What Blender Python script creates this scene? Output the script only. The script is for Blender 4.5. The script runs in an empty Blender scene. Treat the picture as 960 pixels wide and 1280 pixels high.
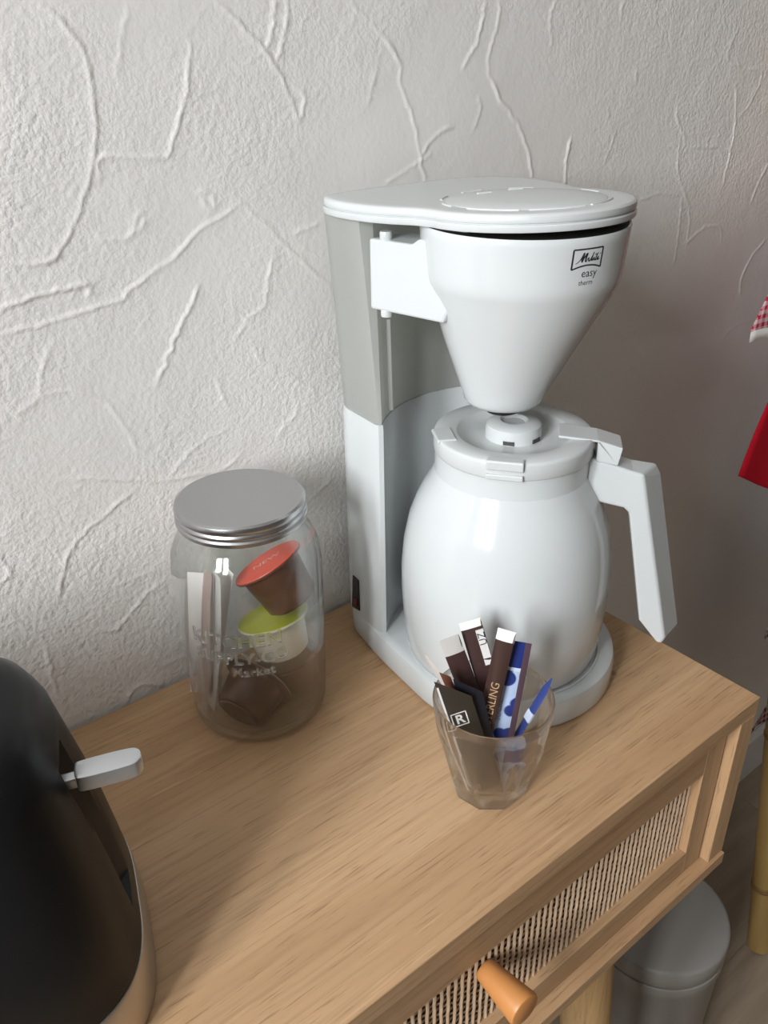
import bpy, bmesh, math, random
import numpy as np
from mathutils import Matrix, Vector
random.seed(3); RNG = np.random.default_rng(5)
S = bpy.context.scene; C = S.collection
rad = math.radians
# ------------------------------------------------------------------ camera (mm, table frame: origin = front right corner of the table top)
F_PX = 1083.325; YAW, PITCH, ROLL = .671113, .502466, .015706
CAM = np.array([-508.78, -208.69, 420.0]); TZ = 750.0            # the table top stands 750 mm above the floor
def _rot():
    cy, sy = math.cos(YAW), math.sin(YAW); cp, sp = math.cos(PITCH), math.sin(PITCH); cr, sr = math.cos(ROLL), math.sin(ROLL)
    f = np.array([sy*cp, cy*cp, -sp]); r = np.array([cy, -sy, 0]); d = np.cross(f, r)
    return np.array([r*cr + d*sr, -r*sr + d*cr, f])
RM = _rot()
def at(u, v, p0, n):                                               # the point of a vertical/horizontal plane that a pixel of the photo shows
    d = RM.T @ np.array([(u-480)/F_PX, (v-640)/F_PX, 1.0]); p0 = np.array(p0, float); n = np.array(n, float)
    return CAM + d*((p0-CAM) @ n)/(d @ n)
cam = bpy.data.objects.new('camera', bpy.data.cameras.new('camera')); C.objects.link(cam)
cam.data.sensor_fit = 'VERTICAL'; cam.data.sensor_height = 36; cam.data.lens = F_PX/1280*36; cam.data.clip_start = .02
m = Matrix.Identity(4)
for i in range(3):
    m[i][0], m[i][1], m[i][2] = RM[0][i], -RM[1][i], -RM[2][i]
    m[i][3] = (CAM[i] + (TZ if i == 2 else 0))/1000
cam.matrix_world = m; S.camera = cam
# ------------------------------------------------------------------ light and exposure
S.view_settings.view_transform = 'Standard'; S.view_settings.look = 'None'; S.view_settings.gamma = 1; S.view_settings.use_curve_mapping = False
S.view_settings.exposure = 0.2
w = bpy.data.worlds.new('world'); S.world = w; w.use_nodes = True
w.node_tree.nodes['Background'].inputs[0].default_value = (.85, .93, 1, 1); w.node_tree.nodes['Background'].inputs[1].default_value = 1.0
ROOM = (-1780.0, 1900.0, -2500.0, 288.0, 2500.0)                   # x0, x1, y0, y1, height (mm)
WIN = (-740.0, -40.0, 1180.0, 2120.0)                             # window in the left wall: y0, y1, z0, z1 (mm, z from the floor)
def area(name, loc, rot, sx, sy, watts, col):
    l = bpy.data.lights.new(name, 'AREA'); l.shape = 'RECTANGLE'; l.size = sx; l.size_y = sy; l.energy = watts; l.color = col
    o = bpy.data.objects.new(name, l); C.objects.link(o); o.location = loc; o.rotation_euler = rot; return o
for k in range(2):                                                 # daylight through the two casements
    area('window_daylight', ((ROOM[0]-30)/1000, (WIN[0]+(WIN[1]-WIN[0])*(.25+.5*k))/1000, (WIN[2]+WIN[3])/2000), (0, rad(-90), 0), (WIN[3]-WIN[2]-90)/1000, .20, 22, (.97, .985, 1))
# ------------------------------------------------------------------ helpers
def raw(name, verts, faces, mat=None, parent=None, smooth=True, loc=None, scale=.001):
    me = bpy.data.meshes.new(name); me.from_pydata([tuple(float(c)*scale for c in v) for v in verts], [], [tuple(int(i) for i in f) for f in faces])
    bm = bmesh.new(); bm.from_mesh(me); bmesh.ops.recalc_face_normals(bm, faces=bm.faces); bm.to_mesh(me); bm.free()
    if smooth: me.polygons.foreach_set('use_smooth', [True]*len(me.polygons)); me.set_sharp_from_angle(angle=rad(38))
    if mat: me.materials.append(mat)
    o = bpy.data.objects.new(name, me); C.objects.link(o)
    if parent: o.parent = parent
    if loc is not None: o.location = Vector([c/1000 for c in loc])
    return o
class MB:
    def __init__(s): s.v = []; s.f = []
    def add(s, v, f):
        n = len(s.v); s.v += [tuple(x) for x in v]; s.f += [tuple(i+n for i in q) for q in f]; return s
    def box(s, x0, x1, y0, y1, z0, z1):
        v = [(x, y, z) for z in (z0, z1) for y in (y0, y1) for x in (x0, x1)]
        return s.add(v, [(0, 2, 3, 1), (4, 5, 7, 6), (0, 1, 5, 4), (2, 6, 7, 3), (0, 4, 6, 2), (1, 3, 7, 5)])
    def loft(s, rings, cap0=True, cap1=True, closed=True):
        n = len(rings[0]); v = [tuple(q) for r in rings for q in r]; f = []
        for i in range(len(rings)-1):
            for j in range(n if closed else n-1):
                k = (j+1) % n; f.append((i*n+j, i*n+k, (i+1)*n+k, (i+1)*n+j))
        if cap0: f.append(tuple(range(n))[::-1])
        if cap1: f.append(tuple((len(rings)-1)*n+j for j in range(n)))
        return s.add(v, f)
    def lathe(s, prof, n=64, cx=0, cy=0, close=False):
        a = np.linspace(0, 2*math.pi, n, endpoint=False)
        pr = [(q if len(q) == 4 else (q[0], q[1], 0, 0)) for q in prof]
        rings = [[(cx+q[2]+max(q[0], .01)*math.cos(t), cy+q[3]+max(q[0], .01)*math.sin(t), q[1]) for t in a] for q in pr]
        if close: rings = rings + [rings[0]]
        return s.loft(rings, not close, not close)
    def tube(s, pts, r, n=10, caps=True):
        pts = [np.array(q, float) for q in pts]; rr = r if hasattr(r, '__len__') else [r]*len(pts); rings = []
        ref = np.array([0, 0, 1.0])
        d0 = pts[-1]-pts[0]
        if abs(d0[2]) > .8*np.linalg.norm(d0): ref = np.array([1.0, 0, 0])
        for i, q in enumerate(pts):
            d = pts[min(i+1, len(pts)-1)]-pts[max(i-1, 0)]; d /= np.linalg.norm(d)
            a = np.cross(ref, d); a /= np.linalg.norm(a); b = np.cross(d, a)
            rings.append([q+rr[i]*(a*math.cos(t)+b*math.sin(t)) for t in np.linspace(0, 2*math.pi, n, endpoint=False)])
        return s.loft(rings, caps, caps)
    def prism(s, poly, z0, z1):
        return s.loft([[(x, y, z0) for x, y in poly], [(x, y, z1) for x, y in poly]])
    def build(s, name, mat, parent=None, smooth=True, loc=None, bevel=0, seg=2):
        o = raw(name, s.v, s.f, mat, parent, smooth, loc)
        if bevel:
            b = o.modifiers.new('bevel', 'BEVEL'); b.width = bevel/1000; b.segments = seg; b.limit_method = 'ANGLE'; b.angle_limit = rad(35); b.harden_normals = False
        return o
def thing(name, label, cat, loc, rz=0, group=None):
    o = bpy.data.objects.new(name, None); C.objects.link(o); o.empty_display_size = .05
    o.location = (loc[0]/1000, loc[1]/1000, (loc[2]+TZ)/1000); o.rotation_euler = (0, 0, rz)
    return tag(o, label, cat, group)
def tag(o, label, cat, group=None):
    o['label'] = label; o['category'] = cat
    if group: o['group'] = group
    return o
def struct(o): o['kind'] = 'structure'; return o
def inset(poly, d):                                                # a closed outline moved inwards along its normals
    P = np.array(poly, float); t = np.roll(P, -1, 0)-np.roll(P, 1, 0); t /= np.linalg.norm(t, axis=1)[:, None]+1e-9
    area_ = .5*np.sum(P[:, 0]*np.roll(P[:, 1], -1)-np.roll(P[:, 0], -1)*P[:, 1]); sg = 1 if area_ > 0 else -1
    return P+sg*d*np.c_[-t[:, 1], t[:, 0]]
def spline(pts, n=160, closed=True):                               # Catmull-Rom, resampled evenly
    P = np.array(pts, float); out = []; N = len(P)
    for i in range(N if closed else N-1):
        idx = [(i-1) % N, i, (i+1) % N, (i+2) % N] if closed else [max(i-1, 0), i, i+1, min(i+2, N-1)]
        p0, p1, p2, p3 = P[idx]
        for t in np.linspace(0, 1, 16, endpoint=False):
            out.append(.5*((2*p1)+(-p0+p2)*t+(2*p0-5*p1+4*p2-p3)*t*t+(-p0+3*p1-3*p2+p3)*t**3))
    if not closed: out.append(P[-1])
    out = np.array(out); q = np.vstack([out, out[:1]]) if closed else out
    L = np.r_[0, np.cumsum(np.linalg.norm(np.diff(q, axis=0), axis=1))]; tt = np.linspace(0, L[-1], n, endpoint=not closed)
    return np.c_[tuple(np.interp(tt, L, q[:, k]) for k in range(q.shape[1]))]
def shell(outline, steps):                                         # rings of one outline: (z, inset) from the bottom up
    return [[(x, y, z) for x, y in (inset(outline, d) if d else np.array(outline))] for z, d in steps]
def text_mesh(body, size, fn, extrude=.0, shear=0, bold=0, spacing=1):
    """verts, faces of a word; fn maps (x, y, z) in mm (x along the word, centred) onto a surface"""
    cu = bpy.data.curves.new('t', 'FONT'); cu.body = body; cu.size = size/1000; cu.extrude = extrude/1000; cu.align_x = 'CENTER'; cu.shear = shear; cu.offset = bold/1000; cu.space_character = spacing; cu.resolution_u = 3
    ob = bpy.data.objects.new('t', cu); C.objects.link(ob); bpy.context.view_layer.update()
    dg = bpy.context.evaluated_depsgraph_get(); me = bpy.data.meshes.new_from_object(ob.evaluated_get(dg))
    v = [fn(*(c*1000 for c in q.co)) for q in me.vertices]; f = [tuple(q.vertices) for q in me.polygons]
    bpy.data.objects.remove(ob); bpy.data.curves.remove(cu); bpy.data.meshes.remove(me); return v, f
# ------------------------------------------------------------------ materials
def mat(name, base=(.8, .8, .8), rough=.5, metal=0, spec=.5, **kw):
    x = bpy.data.materials.new(name); x.use_nodes = True; b = x.node_tree.nodes['Principled BSDF']
    b.inputs['Base Color'].default_value = (*base, 1); b.inputs['Roughness'].default_value = rough; b.inputs['Metallic'].default_value = metal; b.inputs['Specular IOR Level'].default_value = spec
    for k, v in kw.items(): b.inputs[k.replace('_', ' ')].default_value = v
    return x
class NT:
    def __init__(s, m): s.t = m.node_tree; s.n = s.t.nodes; s.l = s.t.links; s.b = s.n['Principled BSDF']
    def new(s, typ, ins=None, **kw):
        q = s.n.new(typ)
        for k, v in kw.items(): setattr(q, k, v)
        for k, v in (ins or {}).items():
            if hasattr(v, 'links') or isinstance(v, bpy.types.NodeSocket): s.l.new(v, q.inputs[k])
            else: q.inputs[k].default_value = v
        return q
    def coord(s, scale=(1, 1, 1), kind='Object', rot=(0, 0, 0)):
        c = s.new('ShaderNodeTexCoord'); return s.new('ShaderNodeMapping', {'Vector': c.outputs[kind], 'Scale': scale, 'Rotation': rot}).outputs[0]
    def noise(s, vec, scale, detail=3, rough=.5, dist=0): return s.new('ShaderNodeTexNoise', {'Vector': vec, 'Scale': scale, 'Detail': detail, 'Roughness': rough, 'Distortion': dist}).outputs['Fac']
    def ramp(s, fac, stops):
        q = s.new('ShaderNodeValToRGB', {'Fac': fac}); e = q.color_ramp.elements
        while len(e) < len(stops): e.new(.5)
        for x, (p, c) in zip(e, stops): x.position = p; x.color = (*c, 1) if len(c) == 3 else c
        return q.outputs['Color']
    def mix(s, fac, a, b, typ='MIX'):
        q = s.new('ShaderNodeMix', data_type='RGBA', blend_type=typ)
        for k, v in ((0, fac), (6, a), (7, b)):
            if isinstance(v, bpy.types.NodeSocket): s.l.new(v, q.inputs[k])
            else: q.inputs[k].default_value = (*v, 1) if isinstance(v, tuple) and len(v) == 3 else v
        return q.outputs[2]
    def math(s, op, a, b=0, c=None):
        q = s.new('ShaderNodeMath', operation=op)
        for k, v in ((0, a), (1, b)) + (((2, c),) if c is not None else ()):
            if isinstance(v, bpy.types.NodeSocket): s.l.new(v, q.inputs[k])
            else: q.inputs[k].default_value = v
        return q.outputs[0]
    def color(s, sock): s.l.new(sock, s.b.inputs['Base Color'])
    def rough(s, sock): s.l.new(sock, s.b.inputs['Roughness'])
    def bump(s, h, strength, dist=.001):
        q = s.new('ShaderNodeBump', {'Height': h, 'Strength': strength, 'Distance': dist}); s.l.new(q.outputs[0], s.b.inputs['Normal'])
def wood(name, axis, dark, mid, light, rough=.5, pores=.42, streak=1.0, knots=None):
    """oak: long grain along one axis (0 x, 1 y, 2 z) of the object's own space"""
    x = mat(name, mid, rough, spec=.35); t = NT(x)
    def sc(along, across): return tuple(along if i == axis else across for i in range(3))
    big = t.noise(t.coord(sc(1.6, 13)), 1.0, 4, .55, .6)
    fine = t.noise(t.coord(sc(8, 300)), 1.0, 3, .6, .3)
    wav = t.noise(t.coord(sc(3.0, 46)), 1.0, 3, .6, 1.2)
    c = t.ramp(t.math('ADD', t.math('MULTIPLY', big, .55*streak+.2), t.math('MULTIPLY', wav, .35)), [(.28, dark), (.52, mid), (.78, light)])
    c = t.mix(t.math('MULTIPLY', t.ramp(fine, [(.36, (1, 1, 1)), (.5, (0, 0, 0))]), .26), c, tuple(.62*q for q in dark))
    por = t.noise(t.coord(sc(34, 760)), 1.0, 2, .5, .25)
    pm = t.ramp(por, [(.31, (1, 1, 1)), (.40, (0, 0, 0))]); c = t.mix(t.math('MULTIPLY', pm, pores), c, tuple(.45*q for q in dark))
    if knots:                                                          # two small knots in the board
        cc = t.new('ShaderNodeTexCoord')
        for kx, ky, kr in knots:
            d_ = t.new('ShaderNodeVectorMath', {0: cc.outputs['Object'], 1: (kx, ky, .75)}, operation='DISTANCE').outputs['Value']
            c = t.mix(t.ramp(t.math('DIVIDE', d_, kr), [(.25, (.75, .75, .75)), (1, (0, 0, 0))]), c, tuple(.35*q for q in dark))
        c = t.mix(t.ramp(t.noise(t.coord(sc(14, 330)), 1.0, 2, .5), [(.62, (0, 0, 0)), (.72, (.4, .4, .4))]), c, tuple(min(1, 1.12*q) for q in light))
    t.color(c); t.bump(t.math('ADD', fine, t.math('MULTIPLY', pm, -.7)), .22, .0005); return x
OAK_X = wood('oak_along', 0, (.37, .215, .108), (.49, .305, .165), (.58, .385, .222), .47)
OAK_TOP = wood('oak_top', 0, (.37, .215, .108), (.49, .305, .165), (.58, .385, .222), .47, .45, 1.1, [(-.425, .120, .008), (-.446, .121, .004), (-.06, .085, .004)])
OAK_Z = wood('oak_upright', 2, (.37, .215, .108), (.49, .305, .165), (.58, .385, .222), .47)
LEG = wood('pale_oak', 2, (.38, .22, .09), (.52, .33, .15), (.62, .42, .22), .5, .3)
KNOB = mat('orange_beech', (.62, .27, .085), .42)
WHITE = mat('white_gloss_plastic', (.585, .617, .624), .12, spec=.5)
WHITE2 = mat('white_satin_plastic', (.57, .596, .60), .27)
BLACK = mat('black_plastic', (.012, .012, .013), .35)
TANK = mat('frosted_tank', (.50, .515, .49), .36)
_n = TANK.node_tree.nodes; _t = _n.new('ShaderNodeBsdfTranslucent'); _t.inputs[0].default_value = (.72, .74, .70, 1); _m = _n.new('ShaderNodeMixShader'); _m.inputs[0].default_value = .42
for _a, _b in ((_n['Principled BSDF'].outputs[0], _m.inputs[1]), (_t.outputs[0], _m.inputs[2]), (_m.outputs[0], _n['Material Output'].inputs[0])): TANK.node_tree.links.new(_a, _b)
GREYP = mat('grey_metal_paint', (.285, .275, .26), .34)
STEEL = mat('steel', (.50, .50, .51), .3, 1.0)
STEEL2 = mat('champagne_steel', (.56, .53, .49), .42, 1.0)
LEVER = mat('satin_aluminium', (.62, .64, .66), .34, .85)
def glass(name, solid_share, least=.03, tint=(.985, .992, .988)):
    """clear glass: part refracting, part thin pane (lets light straight through, mirrors at grazing angles)"""
    x = mat(name, tint, 0.0, Transmission_Weight=1.0, IOR=1.45); n_ = x.node_tree.nodes; l_ = x.node_tree.links
    tr = n_.new('ShaderNodeBsdfTransparent'); tr.inputs[0].default_value = (*tint, 1); gl_ = n_.new('ShaderNodeBsdfGlossy'); gl_.inputs['Roughness'].default_value = .0
    fr = n_.new('ShaderNodeFresnel'); ge = n_.new('ShaderNodeNewGeometry'); mr = n_.new('ShaderNodeMapRange'); mr.inputs[3].default_value = 1.45; mr.inputs[4].default_value = 1/1.45; l_.new(ge.outputs['Backfacing'], mr.inputs[0]); l_.new(mr.outputs[0], fr.inputs[0]); m1 = n_.new('ShaderNodeMixShader'); m2 = n_.new('ShaderNodeMixShader'); lw = n_.new('ShaderNodeLayerWeight'); lw.inputs[0].default_value = .5; pw_ = n_.new('ShaderNodeMath'); pw_.operation = 'POWER'; pw_.inputs[1].default_value = 2.2; ma = n_.new('ShaderNodeMath'); ma.operation = 'MULTIPLY_ADD'; ma.inputs[1].default_value = solid_share; ma.inputs[2].default_value = least; l_.new(lw.outputs['Facing'], pw_.inputs[0]); l_.new(pw_.outputs[0], ma.inputs[0]); l_.new(ma.outputs[0], m2.inputs[0])
    for a_, b_ in ((fr.outputs[0], m1.inputs[0]), (tr.outputs[0], m1.inputs[1]), (gl_.outputs[0], m1.inputs[2]), (m1.outputs[0], m2.inputs[1]), (n_['Principled BSDF'].outputs[0], m2.inputs[2]), (m2.outputs[0], n_['Material Output'].inputs[0])): l_.new(a_, b_)
    return x
GLASS = glass('clear_glass', .6); GLASS2 = glass('clear_thick_glass', .5, .45)
INK = mat('black_ink', (.02, .02, .025), .5)
def solid(name, c, r=.45, **k): return mat(name, c, r, **k)
# ------------------------------------------------------------------ room
X0, X1, Y0, Y1, H = ROOM
def W3(x, y, z): return (x, y, z+TZ)
PLASTER = mat('rough_plaster', (.66, .645, .62), .85, spec=.2)
t = NT(PLASTER); v1 = t.coord()
mask = t.ramp(t.noise(v1, 5.5, 3, .5), [(.36, (.12,)*3), (.62, (1, 1, 1))])
grain = t.noise(v1, 260, 2, .55); lump = t.noise(v1, 62, 3, .6, .4)
t.bump(t.math('ADD', t.math('MULTIPLY', grain, mask), t.math('MULTIPLY', lump, t.math('MULTIPLY', mask, .9))), .55, .0016)
t.color(t.mix(t.noise(v1, 3.0, 3), (.80, .785, .76), (.85, .835, .81)))
PAINT = mat('wall_paint', (.26, .235, .21), .9)
# back wall: a fine grid whose trowel ridges follow the plaster of the photograph
STROKES = [(1.0, [(45, 0), (75, 25), (100, 55), (113, 90), (118, 130), (120, 170), (113, 215), (100, 265), (80, 305), (60, 328), (20, 332), (0, 328)]),
 (.9, [(238, 50), (236, 90), (230, 130), (220, 165), (212, 190), (205, 197), (180, 196), (127, 198), (126, 225)]),
 (1.0, [(268, 0), (300, 30), (330, 62), (350, 95), (368, 135), (375, 148), (379, 135), (378, 115), (362, 106)]),
 (.9, [(345, 0), (340, 35), (333, 60)]), (.8, [(359, 0), (356, 40), (345, 78)]), (.5, [(345, 30), (352, 40)]),
 (1.3, [(-5, 390), (40, 372), (80, 362), (115, 352)]), (.7, [(88, 375), (95, 360), (112, 358), (110, 372)]),
 (1.1, [(-5, 420), (60, 402), (120, 385), (155, 375), (160, 365), (185, 345), (220, 320), (245, 290), (270, 275), (290, 262), (300, 250)]),
 (.6, [(305, 255), (340, 290), (370, 320), (412, 355)]), (1.0, [(250, 356), (240, 375), (220, 420), (193, 484)]),
 (.7, [(341, 316), (335, 355), (330, 380), (310, 400), (290, 430)]), (.5, [(325, 430), (327, 450), (312, 425)]), (.5, [(400, 278), (365, 293)]),
 (.6, [(68, 425), (58, 450), (50, 491), (78, 490), (115, 494), (147, 519), (160, 542), (172, 565)]),
 (.5, [(435, 0), (480, 48), (500, 80)]), (.5, [(472, 85), (460, 130)]), (.4, [(160, 10), (150, 60), (145, 100)]),
 (.9, [(80, 599), (137, 599), (202, 601), (257, 592), (284, 583), (305, 565)]), (.9, [(172, 610), (128, 647), (101, 670), (82, 702), (73, 748)]),
 (.6, [(215, 592), (229, 574), (257, 549), (284, 537)]), (.6, [(270, 473), (284, 510)]), (.6, [(344, 546), (367, 519), (373, 505)]),
 (.5, [(325, 450), (367, 473), (399, 491)]), (.8, [(206, 725), (183, 743), (160, 771), (142, 787), (119, 787)]), (.5, [(147, 732), (197, 711)]),
 (.6, [(380, 631), (417, 597)]), (.9, [(55, 807), (62, 830), (69, 862), (82, 885)]), (1.1, [(158, 880), (163, 868), (175, 857), (206, 856)]),
 (.9, [(-3, 695), (12, 715), (2, 728)]), (.5, [(20, 780), (45, 790), (58, 806)]),
 (.7, [(478, 40), (500, 80), (500, 105), (517, 150), (522, 180), (525, 195), (532, 230)]), (.7, [(525, 195), (545, 170), (567, 157)]),
 (.8, [(607, 0), (597, 50), (577, 87)]), (.7, [(625, 0), (622, 30), (611, 70), (612, 100)]),
 (1.1, [(612, 95), (622, 120), (640, 145), (655, 175), (662, 200), (665, 228)]), (1.1, [(714, 172), (707, 200), (707, 232)]), (.5, [(770, 165), (755, 205)]),
 (.8, [(847, 130), (847, 150), (857, 175)]), (.8, [(850, 175), (847, 210), (852, 235), (862, 270), (857, 310)]), (.8, [(852, 245), (847, 300), (842, 330)]),
 (1.0, [(920, 110), (917, 165), (902, 235)]), (.8, [(925, 35), (910, 70), (930, 85), (952, 92), (940, 125), (925, 145)]),
 (.7, [(865, 185), (895, 185), (903, 200)]), (.6, [(800, 250), (825, 242), (850, 245)]), (.7, [(855, 305), (880, 285), (900, 285), (902, 305)]), (.7, [(795, 90), (794, 102)]),
 (.5, [(780, 0), (775, 25)]), (.8, [(962, 200), (945, 235), (938, 255)]), (1.1, [(926, 370), (926, 350), (939, 322), (957, 300)]),
 (.5, [(905, 420), (918, 408), (940, 400)]), (.5, [(480, 230), (520, 205), (540, 190)]), (.6, [(690, 60), (688, 20), (700, -10)]), (.5, [(598, 120), (600, 140), (592, 160)]),
 (.5, [(20, 520), (40, 505), (60, 498)]), (.6, [(165, 285), (175, 265), (180, 280), (150, 300), (120, 295)]), (.6, [(245, 243), (262, 242), (268, 262), (250, 250)])]
gx0, gx1, gz0, gz1, st = -480.0, 720.0, -60.0, 500.0, 1.25
nx, nz = int((gx1-gx0)/st)+1, int((gz1-gz0)/st)+1
GX, GZ = np.meshgrid(np.linspace(gx0, gx1, nx), np.linspace(gz0, gz1, nz))
HT = np.zeros_like(GX)
def lattice(cell, seed):                                           # smooth value noise on the grid
    r = np.random.default_rng(seed); a = r.random((int((gz1-gz0)/cell)+4, int((gx1-gx0)/cell)+4)); x = (GX-gx0)/cell; z = (GZ-gz0)/cell
    i, j = z.astype(int), x.astype(int); f, g = z-i, x-j; f = f*f*(3-2*f); g = g*g*(3-2*g)
    return (a[i, j]*(1-f)+a[i+1, j]*f)*(1-g)+(a[i, j+1]*(1-f)+a[i+1, j+1]*f)*g
HT += .7*(lattice(90, 1)-.5)+.22*(lattice(30, 2)-.5)+.10*(lattice(7, 3)-.5)*(lattice(60, 4) > .35)
for amp, pts in STROKES:
    P = np.array([at(u, v, (0, Y1, 0), (0, 1, 0))[[0, 2]] for u, v in pts]); P = spline(P, 140, closed=False)
    tt = np.linspace(0, 1, len(P)); env = np.clip(np.minimum(tt, 1-tt)*9+.25, 0, 1)*(.65+.5*np.interp(tt, np.linspace(0, 1, 12), RNG.random(12)))
    P = P + np.c_[np.interp(tt, np.linspace(0, 1, 24), RNG.normal(0, .55, 24)), np.interp(tt, np.linspace(0, 1, 24), RNG.normal(0, .55, 24))]
    side = 1 if RNG.random() < .6 else -1
    D = np.gradient(P, axis=0); D /= np.linalg.norm(D, axis=1)[:, None]+1e-9
    j0, j1 = int((P[:, 0].min()-22-gx0)/st), int((P[:, 0].max()+22-gx0)/st)+1; i0, i1 = int((P[:, 1].min()-22-gz0)/st), int((P[:, 1].max()+22-gz0)/st)+1
    j0, i0, j1, i1 = max(j0, 0), max(i0, 0), min(j1, nx), min(i1, nz)
    if j1 <= j0 or i1 <= i0: continue
    sx, sz = GX[i0:i1, j0:j1], GZ[i0:i1, j0:j1]; best = np.full(sx.shape, 1e9); sd = np.zeros(sx.shape); ev = np.zeros(sx.shape)
    for (px, pz), (dx, dz), e in zip(P, D, env):
        d2 = (sx-px)**2+(sz-pz)**2; k = d2 < best
        best[k] = d2[k]; ev[k] = e; sd[k] = ((sx-px)*(-dz)+(sz-pz)*dx)[k]
    d = np.sqrt(best)
    HT[i0:i1, j0:j1] += amp*ev*(0.85*np.exp(-(d/1.05)**2)+.26*np.exp(-d/6.0)*np.clip(sd*side/1.2, 0, 1))
v = np.c_[GX.ravel(), (Y1-HT).ravel(), GZ.ravel()+TZ]*.001
idx = np.arange(nx*nz).reshape(nz, nx); quads = np.stack([idx[:-1, :-1], idx[:-1, 1:], idx[1:, 1:], idx[1:, :-1]], -1).reshape(-1, 4)
me = bpy.data.meshes.new('wall_back'); me.vertices.add(len(v)); me.vertices.foreach_set('co', v.ravel()); me.loops.add(quads.size); me.loops.foreach_set('vertex_index', quads.ravel())
me.polygons.add(len(quads)); me.polygons.foreach_set('loop_start', np.arange(len(quads))*4); me.update(calc_edges=True); me.polygons.foreach_set('use_smooth', [True]*len(quads)); me.materials.append(PLASTER)
wb = bpy.data.objects.new('wall_back', me); C.objects.link(wb); struct(wb)
mb = MB().box(X0, gx0, Y1, Y1+120, 0, H).box(gx1, X1, Y1, Y1+120, 0, H).box(gx0, gx1, Y1, Y1+120, 0, gz0+TZ).box(gx0, gx1, Y1, Y1+120, gz1+TZ, H).box(gx0, gx1, Y1+8, Y1+120, gz0+TZ, gz1+TZ)
struct(mb.build('wall_surround', PLASTER, wb, smooth=False))
struct(MB().box(X0, X1, Y1-14, Y1-.5, 0, 92).build('baseboard_back', mat('white_skirting', (.70, .69, .67), .5), bevel=2))
struct(MB().box(X1, X1+120, Y0, Y1, 0, H).build('wall_right', PAINT, smooth=False))
struct(MB().box(X0, X1, Y0-120, Y0, 0, H).build('wall_front', PAINT, smooth=False))
struct(MB().box(X0, X1, Y0, Y1, H, H+120).build('ceiling', mat('ceiling_paint', (.5, .49, .47), .9), smooth=False))
a, b, c, d = WIN
struct(MB().box(X0-120, X0, Y0, a, 0, H).box(X0-120, X0, b, Y1, 0, H).box(X0-120, X0, a, b, 0, c).box(X0-120, X0, a, b, d, H).build('wall_left', PAINT, smooth=False))
wf = MB()
for y0, y1 in ((a, a+45), ((a+b)/2-40, (a+b)/2+40), (b-45, b)): wf.box(X0-25, X0+15, y0, y1, c, d)
wf.box(X0-25, X0+15, a, b, c, c+45).box(X0-25, X0+15, a, b, d-45, d)
struct(wf.build('window_1', WHITE2, bevel=3))
FL = mat('laminate', (.21, .16, .115), .5)
t = NT(FL); o_ = t.new('ShaderNodeObjectInfo'); n1 = t.noise(t.coord((2.2, 30, 30)), 1, 4, .6, .5); n2 = t.noise(t.coord((9, 260, 260)), 1, 2)
t.color(t.mix(t.math('MULTIPLY', n2, .35), t.mix(o_.outputs['Random'], t.ramp(n1, [(.3, (.25, .19, .135)), (.7, (.41, .33, .245))]), t.ramp(n1, [(.3, (.27, .21, .155)), (.7, (.44, .355, .27))])), (.13, .095, .065)))
fl = struct(MB().box(X0, X1, Y0, Y1, -60, -8).build('floor', mat('screed', (.1, .08, .06), .9), smooth=False))
pw = 190.0; pm_ = MB().box(-640.8, 640.8, -94.85, 94.85, -8, 0); pk = None
for r in range(15):
    y = Y1-pw*(r+.5); 
    if y-95 < Y0: break
    off = (r*547) % 1282
    for k in range(-3, 3):
        x = off+k*1282.0
        if x+641 < X0+200 or x-641 > X1-100: continue
        if pk is None: pk = pm_.build('plank', FL, fl, smooth=False, loc=(x, y, 0))
        else: q = pk.copy(); C.objects.link(q); q.parent = fl; q.location = (x/1000, y/1000, 0)
# ------------------------------------------------------------------ console table
TAB = thing('console_table', 'light oak console table with woven cane drawer fronts, standing against the plaster wall', 'table', (0, 0, -TZ))
TL = -1000.0; TD = 285.0
def tp(x0, x1, y0, y1, z0, z1, name, m_, parent=None, bevel=.8): return MB().box(x0, x1, y0, y1, z0+TZ, z1+TZ).build(name, m_, parent or TAB, smooth=False, bevel=bevel, seg=2)
tp(TL, 0, 0, TD, -15, 0, 'tabletop', OAK_TOP)
tp(-20, 0, 0, TD-2, -160, -15, 'side_panel', OAK_Z); tp(TL, TL+20, 0, TD-2, -160, -15, 'side_panel', OAK_Z)
tp(-510, -490, 4, TD-2, -160, -15, 'divider_panel', OAK_Z)
tp(TL, 0, -2.5, TD-2, -172, -160, 'bottom_board', OAK_X); tp(TL+20, -20, TD-12, TD-2.5, -160, -15, 'back_panel', OAK_X)
DARK = mat('drawer_dark', (.075, .042, .022), .8)
CANE = mat('natural_cane', (.50, .355, .225), .6)
t = NT(CANE); t.color(t.mix(t.noise(t.coord((60, 60, 40)), 1, 2), (.44, .29, .175), (.74, .56, .39)))
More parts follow.
